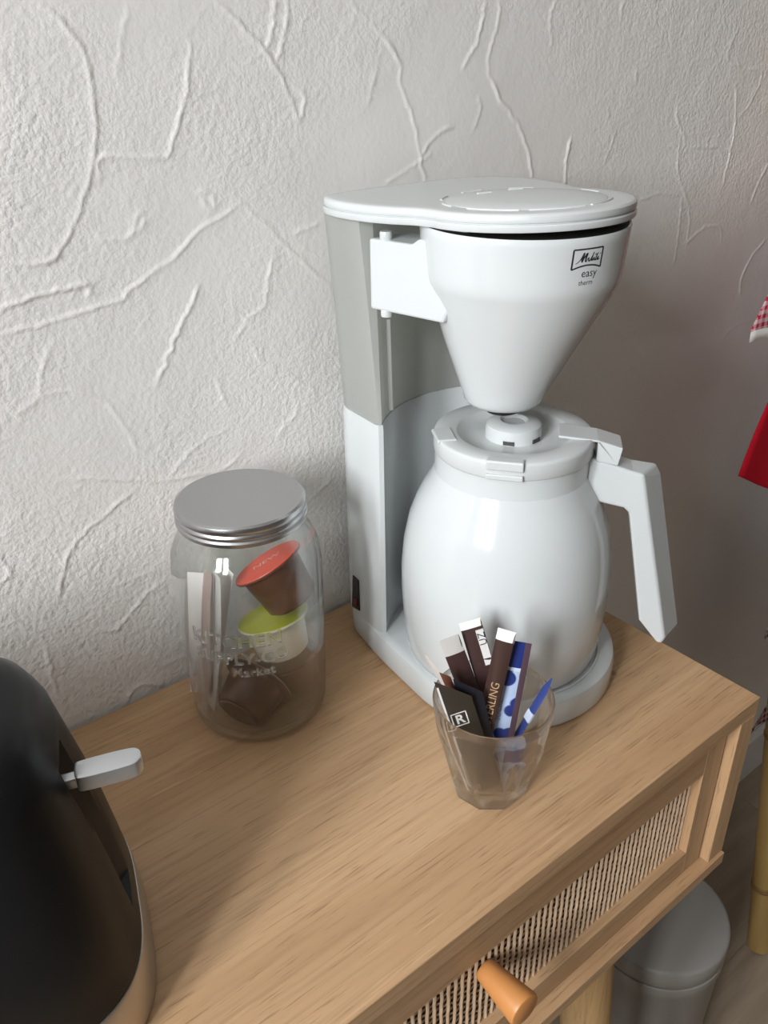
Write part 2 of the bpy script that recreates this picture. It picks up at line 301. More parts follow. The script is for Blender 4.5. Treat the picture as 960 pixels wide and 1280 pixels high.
def cane(x0, x1, z0, z1, y):                                       # plain weave: round upright canes, flat cross canes
    q = MB(); nw = int((x1-x0)/5.6); nh = int((z1-z0)/5.2); dx = (x1-x0)/nw; dz = (z1-z0)/nh
    for i in range(nw):
        x = x0+(i+.5)*dx; rings = []
        for k in range(nh*4+1):
            z = z0+k*dz/4; o = math.cos(math.pi*(k/4-.5)+math.pi*i)*.12; w_ = 1.38+.1*math.sin(i*7.3+k*.4); xs = x+.18*math.sin(i*3.1+k*.33)
            rings.append([(xs-w_, y+o, z), (xs-.95, y+o-.9, z), (xs, y+o-1.3, z), (xs+.95, y+o-.9, z), (xs+w_, y+o, z), (xs, y+o+.5, z)])
        q.loft(rings, False, False)
    for j in range(nh):
        z = z0+(j+.5)*dz; rings = []
        for k in range(nw*4+1):
            x = x0+k*dx/4; o = .55-math.cos(math.pi*(k/4-.5)+math.pi*j)*.3; zz = z+1.2*math.cos(math.pi*k/4)
            rings.append([(x, y+o+.2, zz-1.0), (x, y+o-.5, zz), (x, y+o+.2, zz+1.0), (x, y+o+.6, zz)])
        q.loft(rings, False, False)
    return q
def drawer(x0, x1):
    e = 2.8; y0, y1 = 7, 19; za, zb = -158.5, -17.0; ix0, ix1, iz0, iz1 = x0+26, x1-26, -135.0, -53.0; T = TZ
    dr = MB().box(x0+6, x1-6, y1+6, TD-30, za+4+T, -40+T).build('drawer', DARK, TAB, smooth=False)
    for a_, b_ in ((x0+e, ix0), (ix1, x1-e)): MB().box(a_, b_, y0, y1, za+T, zb+T).build('stile', OAK_Z, dr, smooth=False, bevel=.6)
    MB().box(ix0, ix1, y0, y1, za+T, iz0+T).build('rail', OAK_X, dr, smooth=False, bevel=.6)
    MB().box(ix0, ix1, y0, y1, iz1+T, zb+T).build('rail', OAK_X, dr, smooth=False, bevel=.6)
    MB().box(ix0-4, ix1+4, y1-.5, y1+6, iz0-4+T, iz1+4+T).build('backing_board', DARK, dr, smooth=False)
    cp = cane(ix0-1, ix1+1, iz0-1+T, iz1+1+T, 14.5).build('cane_panel', CANE, dr); cp['kind'] = 'stuff'
    xc = (x0+x1)/2-5; kb = MB(); n = 40; rings = []
    for yy, r in ((13, 7.0), (11, 7.6), (-18.5, 11.2), (-20.3, 10.6), (-20.8, 9.6)):
        rings.append([(xc+r*math.cos(s_), yy, -79+T+r*math.sin(s_)) for s_ in np.linspace(0, 2*math.pi, n, endpoint=False)])
    kb.loft(rings).build('knob', KNOB, dr)
drawer(-490, -20); drawer(TL+20, -510)
for lx, ly, sx, sy in ((-110, 44, 1, -.3), (-890, 44, -1, -.3), (-110, 240, 1, .1), (-890, 240, -1, .1)):
    zs = np.linspace(-173, -TZ, 8); rings = []
    for z in zs:
        f = (-173-z)/(TZ-173); r = 22.0 if f < .4 else 22-(f-.4)/.6*8
        rings.append([(lx+sx*.09*(-173-z)+r*math.cos(s_), ly+sy*.09*(-173-z)+r*math.sin(s_), z+TZ) for s_ in np.linspace(0, 2*math.pi, 28, endpoint=False)])
    MB().loft(rings).build('leg', LEG, TAB)
# ------------------------------------------------------------------ coffee machine (local x right, y back)
MX, MY, PH = -115.0, 147.0, rad(-5)
CM = thing('coffee_machine', 'white drip coffee machine with grey water tank and conical filter holder', 'coffee machine', (MX, MY, 0), PH)
def arc(cx, cy, r, a0, a1, n): return [(cx+r*math.cos(rad(q)), cy+r*math.sin(rad(q))) for q in np.linspace(a0, a1, n)]
BASE = arc(4, 1, 80, 180, 360, 60)+[(80, 50)]+arc(46, 88, 30, 0, 90, 12)+arc(-42, 88, 30, 90, 180, 12)+[(-75, 55)]
BASE = spline(BASE[:60]+BASE[60:], 200)
MB().loft(shell(BASE, [(0, 3), (1.5, 1), (4, 0), (19, 0), (22.5, 1.2), (24, 3.6), (24.3, 8)])).build('base', WHITE, CM)
MB().lathe([(71, 24.1), (71, 25.2), (69.5, 25.6), (68.5, 24.4), (68, 24.1)], 80, 0, 0).build('hotplate_ring', WHITE, CM)
def colring(z, grow=0, fl=0):                                      # column / tank outline, concave towards the carafe
    L_, R_ = -72-fl, 64+fl; r_ = 84-grow
    fr = [(x, math.sqrt(r_*r_-(x+4)**2)) for x in np.linspace(-68+grow*.5, 60-grow*.5, 40)]
    pts = [(L_, fr[0][1]+4), (L_+1, fr[0][1]+1.2)]+fr+[(R_-1, fr[-1][1]+1.2), (R_, fr[-1][1]+4)]
    pts += [(R_, 75)]+arc(R_-26, 92, 26, 0, 90, 12)+arc(L_+26, 92, 26, 90, 180, 12)+[(L_, 75)]
    return [(x, y, z) for x, y in pts]
MB().loft([colring(23), colring(60), colring(120), colring(190), colring(193.5, -.3)]).build('column', WHITE, CM)
MB().loft([colring(193.8, -1.2, -1), colring(197, -1, -.8), colring(230, -2, 1.2), colring(270, -3, 4), colring(300, -4, 6.4), colring(327, -5, 8.6)]).build('water_tank', TANK, CM)
tk = MB().tube([(-57, 61, 200), (-58, 61.5, 262)], [1.8, 1.8], 8)
tk.build('tank_rib', TANK, CM)
sx_, sy_ = -7, 2
FUN = [(19, 214.5, sx_, sy_), (23, 215.5, sx_, sy_), (25, 218, sx_, sy_), (26.3, 222, sx_*.95, sy_*.95), (42, 257, sx_*.5, sy_*.5), (54.6, 286, 0, 0), (56.8, 291, 0, 0), (58.2, 294.5, 0, 0), (58.8, 297.5, 0, 0), (59.1, 301, 0, 0), (60.6, 321, 0, 0), (61, 325, 0, 0), (60.4, 326, 0, 0), (59.4, 325.6, 0, 0), (58.2, 321, 0, 0), (54, 290, 0, 0), (24, 224, sx_, sy_), (10, 218, sx_, sy_)]
MB().lathe(FUN, 96, -4, 0).build('filter_holder', WHITE, CM)
MB().lathe([(60, 325.2), (58, 322), (57, 300), (20, 226, sx_, sy_)], 64, -4, 0).build('filter_basket', mat('dark_basket', (.03, .027, .022), .6), CM)
MB().lathe([(8, 208), (10.5, 208.5), (11, 212), (11, 216)], 40, -4+sx_, sy_).build('drip_valve', BLACK, CM)
# the swing arm of the filter holder
prof = [(58, 272), (58, 314.5), (28, 314.5), (23.5, 318), (15, 318.3), (12, 327), (-8, 327), (-3, 290), (6, 272)]
v_ = [(-53-(y+8)/66*21, y, z) for y, z in prof]+[(-34-(y+8)/66*10, y+1, z) for y, z in prof]; n = len(prof)
MB().add(v_, [tuple(range(n))[::-1], tuple(range(n, 2*n))]+[(i, (i+1) % n, (i+1) % n+n, i+n) for i in range(n)]).build('swing_arm', WHITE, CM, smooth=False, bevel=1.5)
for z0, z1 in ((314, 319), (268, 273)): MB().lathe([(3.6, z0), (3.8, z0+1), (3.8, z1-1), (3.4, z1)], 20, -67, 50).build('hinge_pin', WHITE, CM)
# lid over tank and filter, its front a little raised
LID = [(-40, 113), (0, 114.5), (32, 113), (57, 101), (68, 76), (67, 48), (61, 28)]+arc(-4, 0, 62.5, 16, -186, 44)+[(-68.5, 21), (-75.5, 34), (-82, 52), (-85, 78), (-80, 100), (-66, 109.5)]
LID = spline(LID, 260)
def tilt(rings): return [[(x, y, z-.05*(y-25)*(1 if y < 25 else .5)) for x, y, z in r] for r in rings]
lid = MB().loft(tilt(shell(LID, [(326.3, 2), (326.3, 0.4), (327, 0), (329.4, 0), (330, .5), (330.2, 1.6), (330.6, 1.6), (331, .6), (332, .3), (334.3, .5), (335.3, 1.4), (335.7, 3), (335.75, 9)]))).build('lid', WHITE2, CM)
mb = MB(); rings = []
for r, z in ((46.5, 334.6), (46, 335.9), (44, 336.6), (30, 337.8), (15, 338.4), (1, 338.6)): rings.append([(-4+r*math.cos(s_), r*math.sin(s_), z) for s_ in np.linspace(0, 2*math.pi, 80, endpoint=False)])
mb.loft(tilt(rings)).build('lid_disc', WHITE2, lid)
for a0, a1 in ((-205, -188), (-172, -136), (-130, -92), (-86, -52), (-14, 4), (42, 60), (82, 100), (120, 138)):
    pa = [(-4+48.3*math.cos(rad(q)), 48.3*math.sin(rad(q)), 335.7) for q in np.linspace(a0, a1, 10)]
    MB().tube(tilt([pa])[0], .8, 8).build('lid_ridge', WHITE2, lid)
for x in (-18, 6): MB().tube(tilt([[(x, 26, 337.4), (x+9, 24, 337.6)]])[0], 1.2, 8).build('lid_ridge', WHITE2, lid)
# switch and the marks below it, on the left side of the column
def side_x(y, z): return -72.6
q = [(84.5, 57.5), (86.5, 30.5), (99.0, 24.5), (95.0, 55.0)]; q = [(85, 56), (85, 28), (98, 24.5), (93.5, 56.5)]
xs = [-72.3, -72.3, -71.0, -71.9]
bx = [(x-.9, y, z) for x, (y, z) in zip(xs, q)]+[(x+2, y, z) for x, (y, z) in zip(xs, q)]
sw = MB().add(bx, [(0, 1, 2, 3), (7, 6, 5, 4), (0, 4, 5, 1), (1, 5, 6, 2), (2, 6, 7, 3), (3, 7, 4, 0)]).build('power_switch', BLACK, CM, smooth=False, bevel=.5)
bx2 = [(x-1.2, y, z) for x, y, z in ((-72.3, 87, 31), (-72.1, 94, 29), (-72.1, 92, 37), (-72.3, 87, 38))]+[(x-.3, y, z) for x, y, z in ((-72.3, 87, 31), (-72.1, 94, 29), (-72.1, 92, 37), (-72.3, 87, 38))]
MB().add(bx2, [(0, 1, 2, 3), (7, 6, 5, 4), (0, 4, 5, 1), (1, 5, 6, 2), (2, 6, 7, 3), (3, 7, 4, 0)]).build('switch_lamp', mat('dark_red_lens', (.12, .01, .012), .25), sw, smooth=False)
vv, ff = text_mesh('0', 5, lambda x, y, z: (-72.9, 96-x, 17+y)); v2, f2 = text_mesh('I', 5, lambda x, y, z: (-72.9, 89-x, 12.5+y))
GI = mat('grey_ink', (.25, .25, .26), .6)
for a_, b_ in ((vv, ff), (v2, f2)): MB().add(a_, b_).build('switch_mark', GI, CM, smooth=False)
# logo on the filter holder
def fun_map(az0, zc):
    def f(x, y, z):
        zz = zc+y; r = (58.6+(zz-296)/26*2.0 if zz > 296 else 56.6+(zz-290)/6*2.0)+.16+z*.2; aa = rad(az0)+x/60.0
        return (-4+r*math.cos(aa), r*math.sin(aa), zz)
    return f
AZ = -97.0
lg = MB(); fm0 = fun_map(AZ, 314.6)
def fm(x, y, z): return fm0(x, y*.82, z)
def stroke(pts, wd, fn=fm, n=24):
    P = spline(pts, max(n, 2*len(pts)), closed=False) if len(pts) > 2 else np.array([np.array(pts[0])+(np.array(pts[1])-np.array(pts[0]))*k/11 for k in range(12)])
    D = np.gradient(P, axis=0); D /= np.linalg.norm(D, axis=1)[:, None]+1e-9; N_ = np.c_[-D[:, 1], D[:, 0]]
    ws = np.interp(np.linspace(0, 1, len(P)), np.linspace(0, 1, len(wd)), wd) if hasattr(wd, '__len__') else [wd]*len(P)
    a_ = [fn(*(p_+n_*w_/2), .0) for p_, n_, w_ in zip(P, N_, ws)]; b_ = [fn(*(p_-n_*w_/2), .0) for p_, n_, w_ in zip(P, N_, ws)]
    k = len(P); lg.add(a_+b_, [(i, i+1, k+i+1, k+i) for i in range(k-1)])
for pts in (([(-9.6, 6.6), (9.6, 6.6)]), ([(-9.6, 6.6), (-9.9, -6.2)]), ([(9.6, 6.6), (9.4, -6.2)])): stroke(pts, 1.0)
stroke([(-9.9, -6.2), (-5, -4.6), (0, -4.0), (5, -4.6), (9.4, -6.2)], 1.0)
stroke([(-7.8, -2.6), (-5.2, -.4), (-3.2, 3.4), (-3.0, 4.2), (-3.6, 1), (-4.0, -1.6), (-2.4, 1.6), (-.9, 3.8), (-1.6, .6), (-1.7, -1.7), (-.6, -.6)], [.35, .5, .9, 1.0, 1.3, 1.1, .6, .9, 1.2, .9, .5], n=60)
stroke([(-.9, -.4), (.4, .9), (.2, -.2), (.6, -1.5), (1.6, -.5), (3.2, 3.2), (3.5, 4.1), (2.6, 1.2), (2.4, -1.4), (3.4, -.4), (4.0, .8), (3.9, -1.4), (4.9, -.4), (6.0, 2.8), (5.0, -.4), (5.2, -1.5), (6.2, -.2), (7.0, .7), (6.4, -1.4), (7.8, -.6)], [.5, .7, .8, .6, .5, .7, .9, .7, .6, .6, .8, .6, .5, .7, .8, .5], n=90)
stroke([(4.1, 2.2), (6.9, 3.1)], .45); stroke([(8.0, 2.3), (8.3, 2.8)], .5)
fm2 = fun_map(AZ+2.0, 305.0)
vv, ff = text_mesh('easy', 6.2, lambda x, y, z: fm2(x, y, 0), spacing=1.0); lg.add(vv, ff)
fm3 = fun_map(AZ+.5, 300.6)
vv, ff = text_mesh('therm', 3.9, lambda x, y, z: fm3(x, y, 0)); lg.add(vv, ff)
lg.build('logo_print', INK, CM, smooth=False)
# ------------------------------------------------------------------ carafe
KX, KY = -117.5, 147.0
CF = thing('coffee_carafe', 'white round thermal carafe with angular handle standing on the coffee machine base', 'carafe', (KX, KY, 25.8))
Zc = 25.8
PR = [(40, 27), (66, 26), (68.5, 27.5), (70, 33), (72, 50), (73.4, 75), (73.4, 92), (71.5, 112), (67.8, 130), (62.6, 144), (57.6, 154), (53.5, 161), (51.6, 165.5), (51.0, 166.5), (50.8, 167), (51, 181), (46, 181.5)]
MB().lathe([(r, z-Zc) for r, z in PR], 96).build('body', WHITE, CF)
CL = [(50.2, 181.2), (51.9, 181.5), (52.3, 182.6), (52.3, 190.8), (51.7, 192.4), (50.6, 193.1), (38, 193.0), (36.6, 192.5), (33, 189.6), (24, 189.0), (19, 189.1)]
cl = MB().lathe([(r, z-Zc) for r, z in CL], 96, .5, 0).build('carafe_lid', WHITE2, CF)
MB().lathe([(r, z-Zc) for r, z in [(18.3, 189), (18.4, 194.5), (17.6, 198), (15, 199.8), (9, 200.5), (7, 198.6), (2, 198.2)]], 64, .5, 0).build('lid_knob', WHITE2, cl)
for az in (-146, -84, -26, 94):
    ca, sa = math.cos(rad(az)), math.sin(rad(az)); R2 = lambda u, w_, z: (.5+u*ca-w_*sa, u*sa+w_*ca, z-Zc)
    vs = [R2(u, w_, z) for z in (189.6, 192.2) for w_ in (-3.6, 3.6) for u in (16, 18.7)]
    MB().add(vs, [(0, 2, 3, 1), (4, 5, 7, 6), (0, 1, 5, 4), (2, 6, 7, 3), (0, 4, 6, 2), (1, 3, 7, 5)]).build('knob_slot', bpy.data.materials.get('slot_dark') or mat('slot_dark', (.05, .05, .05), .6), cl, smooth=False)
def radial_box(az, u0, u1, w0, w1, z0, z1):
    ca, sa = math.cos(rad(az)), math.sin(rad(az)); vs = [(.5+u*ca-w_*sa, u*sa+w_*ca, z-Zc) for z in (z0, z1) for w_ in (w0, w1) for u in (u0, u1)]
    return MB().add(vs, [(0, 2, 3, 1), (4, 5, 7, 6), (0, 1, 5, 4), (2, 6, 7, 3), (0, 4, 6, 2), (1, 3, 7, 5)])
radial_box(-142, 46.5, 53.6, -11.5, 11.5, 188, 194.4).build('lid_catch', WHITE2, cl, smooth=False, bevel=1)
radial_box(-142, 50, 53.4, -11.5, 11.5, 181.6, 185.4).build('lid_catch', WHITE2, cl, smooth=False, bevel=.8)
radial_box(48, 40, 52.6, -14, 14, 190, 194.2).build('pouring_rim', WHITE2, cl, smooth=False, bevel=1)
radial_box(150, 40, 52.9, -10, 10, 191, 193.9).build('pouring_spout', WHITE2, cl, smooth=False, bevel=1)
HA = -48.0
def hplane(prof, hw, name, m_, parent, bevel, far={}):
    ca, sa = math.cos(rad(HA)), math.sin(rad(HA)); n = len(prof)
    q2 = [(r+far.get(i, 0), z) for i, (r, z) in enumerate(prof)]
    vs = [(r*ca+s_*hw*sa, r*sa-s_*hw*ca, z-Zc) for s_, pf in ((1, prof), (-1, q2)) for r, z in pf]
    return MB().add(vs, [tuple(range(n)), tuple(range(n, 2*n))[::-1]]+[(i, i+n, (i+1) % n+n, (i+1) % n) for i in range(n)]).build(name, m_, parent, smooth=False, bevel=bevel, seg=3)
hplane([(44, 181), (64, 176.6), (78, 172.4), (85, 170.3), (86.6, 163), (92, 140), (115, 44), (113.6, 39), (110, 39), (96, 57), (79, 142), (75, 145.5), (52, 150), (48, 147), (45.5, 152)], 10.2, 'handle', WHITE, CF, 2.2, {3: 10, 4: 12.5, 5: 12.5, 6: 12, 7: 11, 8: 8})
hplane([(29, 195.2), (54, 193), (70, 188.4), (68, 176), (54, 178.5), (54, 191.6), (29, 193.4)], 10.6, 'thumb_lever', WHITE, CF, .8)
# ------------------------------------------------------------------ storage jar
JX, JY = -278.0, 228.0
JAR = thing('storage_jar', 'clear glass storage jar with raised lettering and grey metal screw lid', 'jar', (JX, JY, 0))
JO = [(0, 2.2), (36, 2.0), (40, 0), (43.5, .8), (46, 4), (47.2, 10), (48.2, 40), (49, 80), (49.2, 118), (47.8, 131), (44, 140), (40.8, 144.5), (39.8, 149), (39.8, 160), (38.8, 161), (37.4, 160), (37.2, 147), (38.6, 143), (41.5, 138.5), (45.0, 130), (46.4, 118), (46.2, 80), (45.4, 40), (44.4, 12), (41.5, 7), (36, 5.6), (0, 5.2)]
MB().lathe(JO, 96).build('glass_body', GLASS, JAR)
JL = [(39.9, 152.8), (41.2, 152.2), (41.9, 153), (41.9, 155), (40.9, 156.2), (41.9, 157.6), (41.9, 159), (40.9, 160.3), (41.7, 161.6), (41.9, 163.2), (41.2, 165.2), (39.6, 166.2), (38.6, 165.9), (37, 165.7), (1, 165.7)]
jl = MB().lathe(JL+[(1, 164)][0:0], 96).build('screw_lid', STEEL, JAR)
jd = math.atan2(CAM[1]-JY, CAM[0]-JX)
def jar_map(zc, off):
    def f(x, y, z):
        r = 48.95+z; aa = jd+(x-off)/48.0; return (r*math.cos(aa), r*math.sin(aa), zc+y)
    return f
lt = MB()
for body, size, zc, off, sp in (('KITCHEN', 13.5, 84, 13, 1.08), ('SUPPLY-CO', 12, 71, 10, 1.0), ('Market', 9, 61.5, 3, 1.05)):
    vv, ff = text_mesh(body, size, jar_map(zc, off), extrude=.55, bold=.25, spacing=sp); lt.add(vv, ff)
lt.build('raised_lettering', glass('letter_glass', .5, .45), JAR, smooth=False)
# contents of the jar: frames through the jar's axis, l = to the right seen from the front, n = away
def frame_at(gx, gy):
    n_ = np.array([gx-CAM[0], gy-CAM[1], 0]); n_ /= np.linalg.norm(n_); return n_, np.array([n_[1], -n_[0], 0.0])
jn, jlx = frame_at(JX, JY); UP = np.array([0, 0, 1.0])
def jp(u, v, d): return at(u, v, np.array([JX, JY, 0])+jn*d, jn)
def frame_mat(o, org, ex, ey, ez):
    mm = Matrix.Identity(4)
    for i in range(3): mm[i][0], mm[i][1], mm[i][2], mm[i][3] = ex[i], ey[i], ez[i], (org[i]+(TZ if i == 2 else 0))/1000
    o.matrix_world = mm
def pod(cpos, ax, bodym, lidm, label, rf=23.5, depth=27, txt=None):
    ax = np.array(ax, float); ax /= np.linalg.norm(ax); ex = jlx-ax*(jlx @ ax); ex = ex/np.linalg.norm(ex); ey = np.cross(ax, ex)
    o = MB().lathe([(8, -depth), (16.5, -depth), (18, -depth+1.5), (20.6, -7), (20.9, -2), (rf, -1.4), (rf, -.5), (rf-.6, 0), (3, 0)], 48).build('coffee_pod', bodym)
    tag(o, label, 'coffee pod', 'coffee pods in the jar'); frame_mat(o, cpos, ex, ey, ax)
    k = MB().lathe([(rf-.5, .05), (rf-.7, .45), (rf-3, .5), (12, 1.0), (1, 1.2)], 48).build('foil_lid', lidm, o)
    MB().lathe([(15.0, -depth-.6), (14.6, -depth-1.4), (13.2, -depth-1.4), (12.8, -depth-.6)], 40, close=True).build('base_ring', bodym, o)
    if txt:
        vv, ff = text_mesh(txt, 9, lambda x, y, z: (x, y-3, 1.35)); MB().add(vv, ff).build('lid_print', mat('pale_print', (.8, .55, .5), .5), o, smooth=False)
    return o
BRN = solid('brown_pod_plastic', (.085, .038, .02), .33); WPOD = solid('ivory_pod_plastic', (.62, .60, .53), .4)
ORANGE = solid('orange_foil', (.78, .09, .045), .38); GREEN = solid('lime_foil', (.42, .47, .02), .38); SILV = solid('silver_foil', (.5, .47, .44), .35, metal=.7)
pod(jp(334, 703, 2), UP*.86-jlx*.46+jn*.24, BRN, ORANGE, 'brown coffee pod with a tilted orange foil lid, topmost in the jar', 25, 32, 'NEW')
pod(jp(341, 770, 2), UP*.95-jlx*.2+jn*.2, WPOD, GREEN, 'ivory coffee pod with lime green lid in the middle of the jar', 25, 27)
pod(jp(357, 818, 9), UP*.96-jlx*.26, BRN, BRN, 'brown coffee pod standing under the ivory pod in the jar', 22, 26)
pod(jp(324, 850, -6), jlx*.55+UP*.34+jn*.66, BRN, SILV, 'brown coffee pod lying on its side at the jar bottom', 26, 27)
# ------------------------------------------------------------------ paper sticks and sachets
def stick(name, T, B, wd, th, mt, label, cat, group, twist=0, slant=0, end=None, endm=None, bend=0, tip=1.0):
    """a flat filled packet from B (bottom) up to T; local x across, y along, z towards the viewer"""
    T, B = np.array(T, float), np.array(B, float); L = np.linalg.norm(T-B); ey = (T-B)/L; view = CAM-(T+B)/2; ex = np.cross(ey, view); ex /= np.linalg.norm(ex); ez = np.cross(ex, ey)
    a_ = rad(twist); ex, ez = ex*math.cos(a_)+ez*math.sin(a_), ez*math.cos(a_)-ex*math.sin(a_)
    def strip(y0, y1, grow, full):
        rings = []; n = 9
        for k in range(n):
            f = k/(n-1); y = y0+(y1-y0)*f; g = y/L
            t_ = th*min(1, 4*min(g, 1-g)+.06)/2+grow; hw = wd/2*(1 if g < .97 else tip)+grow*.3; zo = bend*math.sin(math.pi*g)
            r = []
            for sx, sz in ((-1, 0), (-.8, .55), (-.3, 1), (.3, 1), (.8, .55), (1, 0), (.8, -.55), (.3, -1), (-.3, -1), (-.8, -.55)):
                r.append((sx*hw, y-slant*sx*g, sz*t_+zo))
            rings.append(r)
        return MB().loft(rings)
    o = strip(0, L, 0, True).build(name, mt); tag(o, label, cat, group); frame_mat(o, B, ex, ey, ez)
    if end: strip(L-end, L+.15, .12, False).build('paper_end', endm, o)
    o['len'] = L; return o, L
WPAP = solid('white_paper', (.86, .84, .81), .55); GPAP = solid('grey_paper', (.55, .53, .51), .6); CHOC = solid('chocolate_wrapper', (.052, .026, .024), .42); OLIVE = solid('dark_olive_wrapper', (.035, .027, .02), .45)
NAVYB = solid('black_wrapper', (.012, .012, .018), .4); TAN = solid('tan_print', (.42, .28, .15), .5); WPR = solid('white_print', (.72, .71, .69), .5); MAUVE = solid('mauve_paper', (.36, .27, .25), .55)
def jpk(nm, tp_, bt, d, wd, mt, label, tw, bend=0, cat='sachet'):
    return stick(nm, jp(*tp_, d), jp(*bt, d), wd, 2.2, mt, label, cat, 'paper packets in the jar', tw, bend=bend)
jpk('paper_packet', (250, 716), (253, 866), 3, 17, WPAP, 'wide white paper packet standing flat against the jar wall, left of the pods', 12)
jpk('paper_packet', (260, 716), (261, 872), -8, 11, MAUVE, 'mauve edged paper packet turned sideways, next to the wide white packet', 62, 2.5)
jpk('paper_packet', (271, 718), (264, 884), -13, 11, GPAP, 'grey paper packet turned edge on, nearest the jar front', 66, -2.5)
jpk('paper_packet', (286, 712), (272, 868), -3, 12, WPAP, 'white paper packet turned edge on, beside the brown pods', 58, 2)
# ------------------------------------------------------------------ tumbler with sticks
GX_, GY_ = -209.0, 66.0
TU = thing('glass_tumbler', 'small faceted glass tumbler holding sugar and coffee sticks on the oak tabletop', 'glass', (GX_, GY_, 0))
def tum(prof, fac):
    n = 126; rings = []
    for r, z in prof:
        f = fac*max(0, min(1, (50-z)/9)); row = []
        for k in range(n):
            th = 2*math.pi*k/n; q = (th % (2*math.pi/9))-math.pi/9; rp = math.cos(math.pi/9)/math.cos(q); rr = r*((1-f)+f*(rp*1.035)); row.append((rr*math.cos(th+.2), rr*math.sin(th+.2), z))
        rings.append(row)
    return rings
outer = tum([(.05, 1.5), (17, 1.2), (20, 0), (22.3, .5), (23.4, 3), (25, 11), (28.4, 24), (31.6, 37), (33.2, 44), (33.8, 48), (34.2, 51), (35, 57), (36, 65), (36.6, 71), (36.2, 72.3), (35.4, 72.4)], 1)
inner = tum([(34.7, 71.5), (33.4, 62), (32.4, 55), (31.3, 48), (28.8, 37), (25.4, 24), (22, 12.5), (19.5, 9.2), (12, 8.2), (.05, 8)], .75)
mb = MB(); mb.loft(outer+inner, True, True); mb.build('glass', GLASS2, TU)
gn, gl = frame_at(GX_, GY_)
def gt(u, v, d): return at(u, v, np.array([GX_, GY_, 0])+gn*d, gn)
def gb(s_, d, z=10.5): return np.array([GX_, GY_, z])+gl*s_+gn*d
GRP = 'sticks and sachets in the tumbler'
BLUE = mat('blue_pattern_wrapper', (.1, .15, .4), .4)
t = NT(BLUE); cc = t.new('ShaderNodeTexCoord'); sp = t.new('ShaderNodeSeparateXYZ', {0: cc.outputs['Object']}); vo = t.new('ShaderNodeTexVoronoi', {'Vector': cc.outputs['Object'], 'Scale': 78.0}, feature='F1').outputs['Distance']
blob = t.ramp(vo, [(.44, (.012, .028, .17)), (.50, (.40, .50, .70))])
top = t.math('GREATER_THAN', sp.outputs['Y'], .079); edge = t.math('LESS_THAN', t.math('ABSOLUTE', t.math('SUBTRACT', sp.outputs['Y'], .0785)), .0012)
c = t.mix(top, blob, (.012, .028, .17)); c = t.mix(edge, c, (.55, .62, .78)); c = t.mix(t.math('GREATER_THAN', sp.outputs['X'], .0038), c, (.085, .05, .07)); t.color(c)
A, L = stick('coffee_stick', gt(587, 776, 22), gb(15, 6), 13.5, 2.4, CHOC, 'tallest dark brown stick with white top and white lettered side strip', 'stick', GRP, 0, end=5, endm=WPAP)
def flat(o, L, fx, poly_or_text, m_, name):
    mb_ = MB()
    for v__, f__ in poly_or_text: mb_.add([(x, y, fx) for x, y, *_ in v__], f__)
    return mb_.build(name, m_, o, smooth=False)
def rect(x0, x1, y0, y1): return ([(x0, y0), (x1, y0), (x1, y1), (x0, y1)], [(0, 1, 2, 3)])
MB().box(1.6, 6.4, L-31, L-7, .1, 1.32).build('side_strip', WPR, A, smooth=False)
vv, ff = text_mesh('UZ', 6.5, lambda x, y, z: (x, y, 0)); vv = [(4.1-y+2.3, L-13+x, 0) for x, y, _ in vv]; flat(A, L, 1.42, [(vv, ff)], INK, 'strip_print')
stick('coffee_stick', gt(561, 797, 12), gb(4, 10), 12.5, 2.4, CHOC, 'dark brown stick with long pale grey top, leaning left in the glass', 'stick', GRP, 0, end=12, endm=GPAP)
stick('coffee_stick', gt(603, 824, 17), gb(11, 13), 12.5, 2.2, CHOC, 'short dark brown stick behind the lettered stick, without white top', 'stick', GRP, 0)
stick('paper_stick', gt(532, 819, 4), gb(6, 5), 7, 1.2, GPAP, 'thin pale grey stick seen edge on, leaning out over the left rim', 'stick', GRP, 62, tip=.3)
D_, L = stick('coffee_stick', gt(556, 843, -4), gb(-2, 2), 5.5, 2, solid('red_brown_wrapper', (.12, .04, .025), .45), 'small reddish brown stick tip at the left inside rim', 'stick', GRP, 20, slant=2.5)
E_, L = stick('coffee_sachet', gt(566, 861, -14), gb(-1, -15), 18, 2.6, OLIVE, 'dark olive sachet with white boxed emblem at the front left of the glass', 'sachet', GRP, 0, slant=9)
ems = []
for x0, x1, y0, y1 in ((-6.5, 3.2, 0, .7), (-6.5, 3.2, 9, 9.7), (-6.5, -5.8, 0, 9.7), (2.5, 3.2, 0, 9.7)): ems.append(rect(x0, x1, L-26+y0, L-26+y1))
vv, ff = text_mesh('R', 9, lambda x, y, z: (x-1.6, y+L-24.2, 0), bold=.2); ems.append((vv, ff)); flat(E_, L, 1.5, ems, WPR, 'emblem_print')
MB().box(-8.9, -7.7, 6, L+4, -1, .75).build('paper_edge', WPR, E_, smooth=False)
stick('coffee_sachet', gt(585, 857, -7), gb(1, -8), 15.5, 2.2, NAVYB, 'black sachet behind the olive sachet', 'sachet', GRP, 0, slant=7)
G_, L = stick('coffee_stick', gt(634, 788, 3), gb(-9, -3), 10.8, 3.2, solid('dark_brown_wrapper', (.048, .024, .02), .36), 'dark brown stick with tan capital lettering and square white tip', 'stick', GRP, 4, end=7.5, endm=WPAP)
vv, ff = text_mesh('STERLING', 7.2, lambda x, y, z: (x, y, 0), spacing=1.0); vv = [(2.3-y+.6, L-52+x, 0) for x, y, _ in vv]; flat(G_, L, 1.72, [(vv, ff)], TAN, 'stick_lettering')
H_, L = stick('sugar_stick', gt(649, 802, 9), gb(4, 3), 15, 3.4, BLUE, 'tall blue patterned stick to the right of the lettered brown stick', 'stick', GRP, -4)
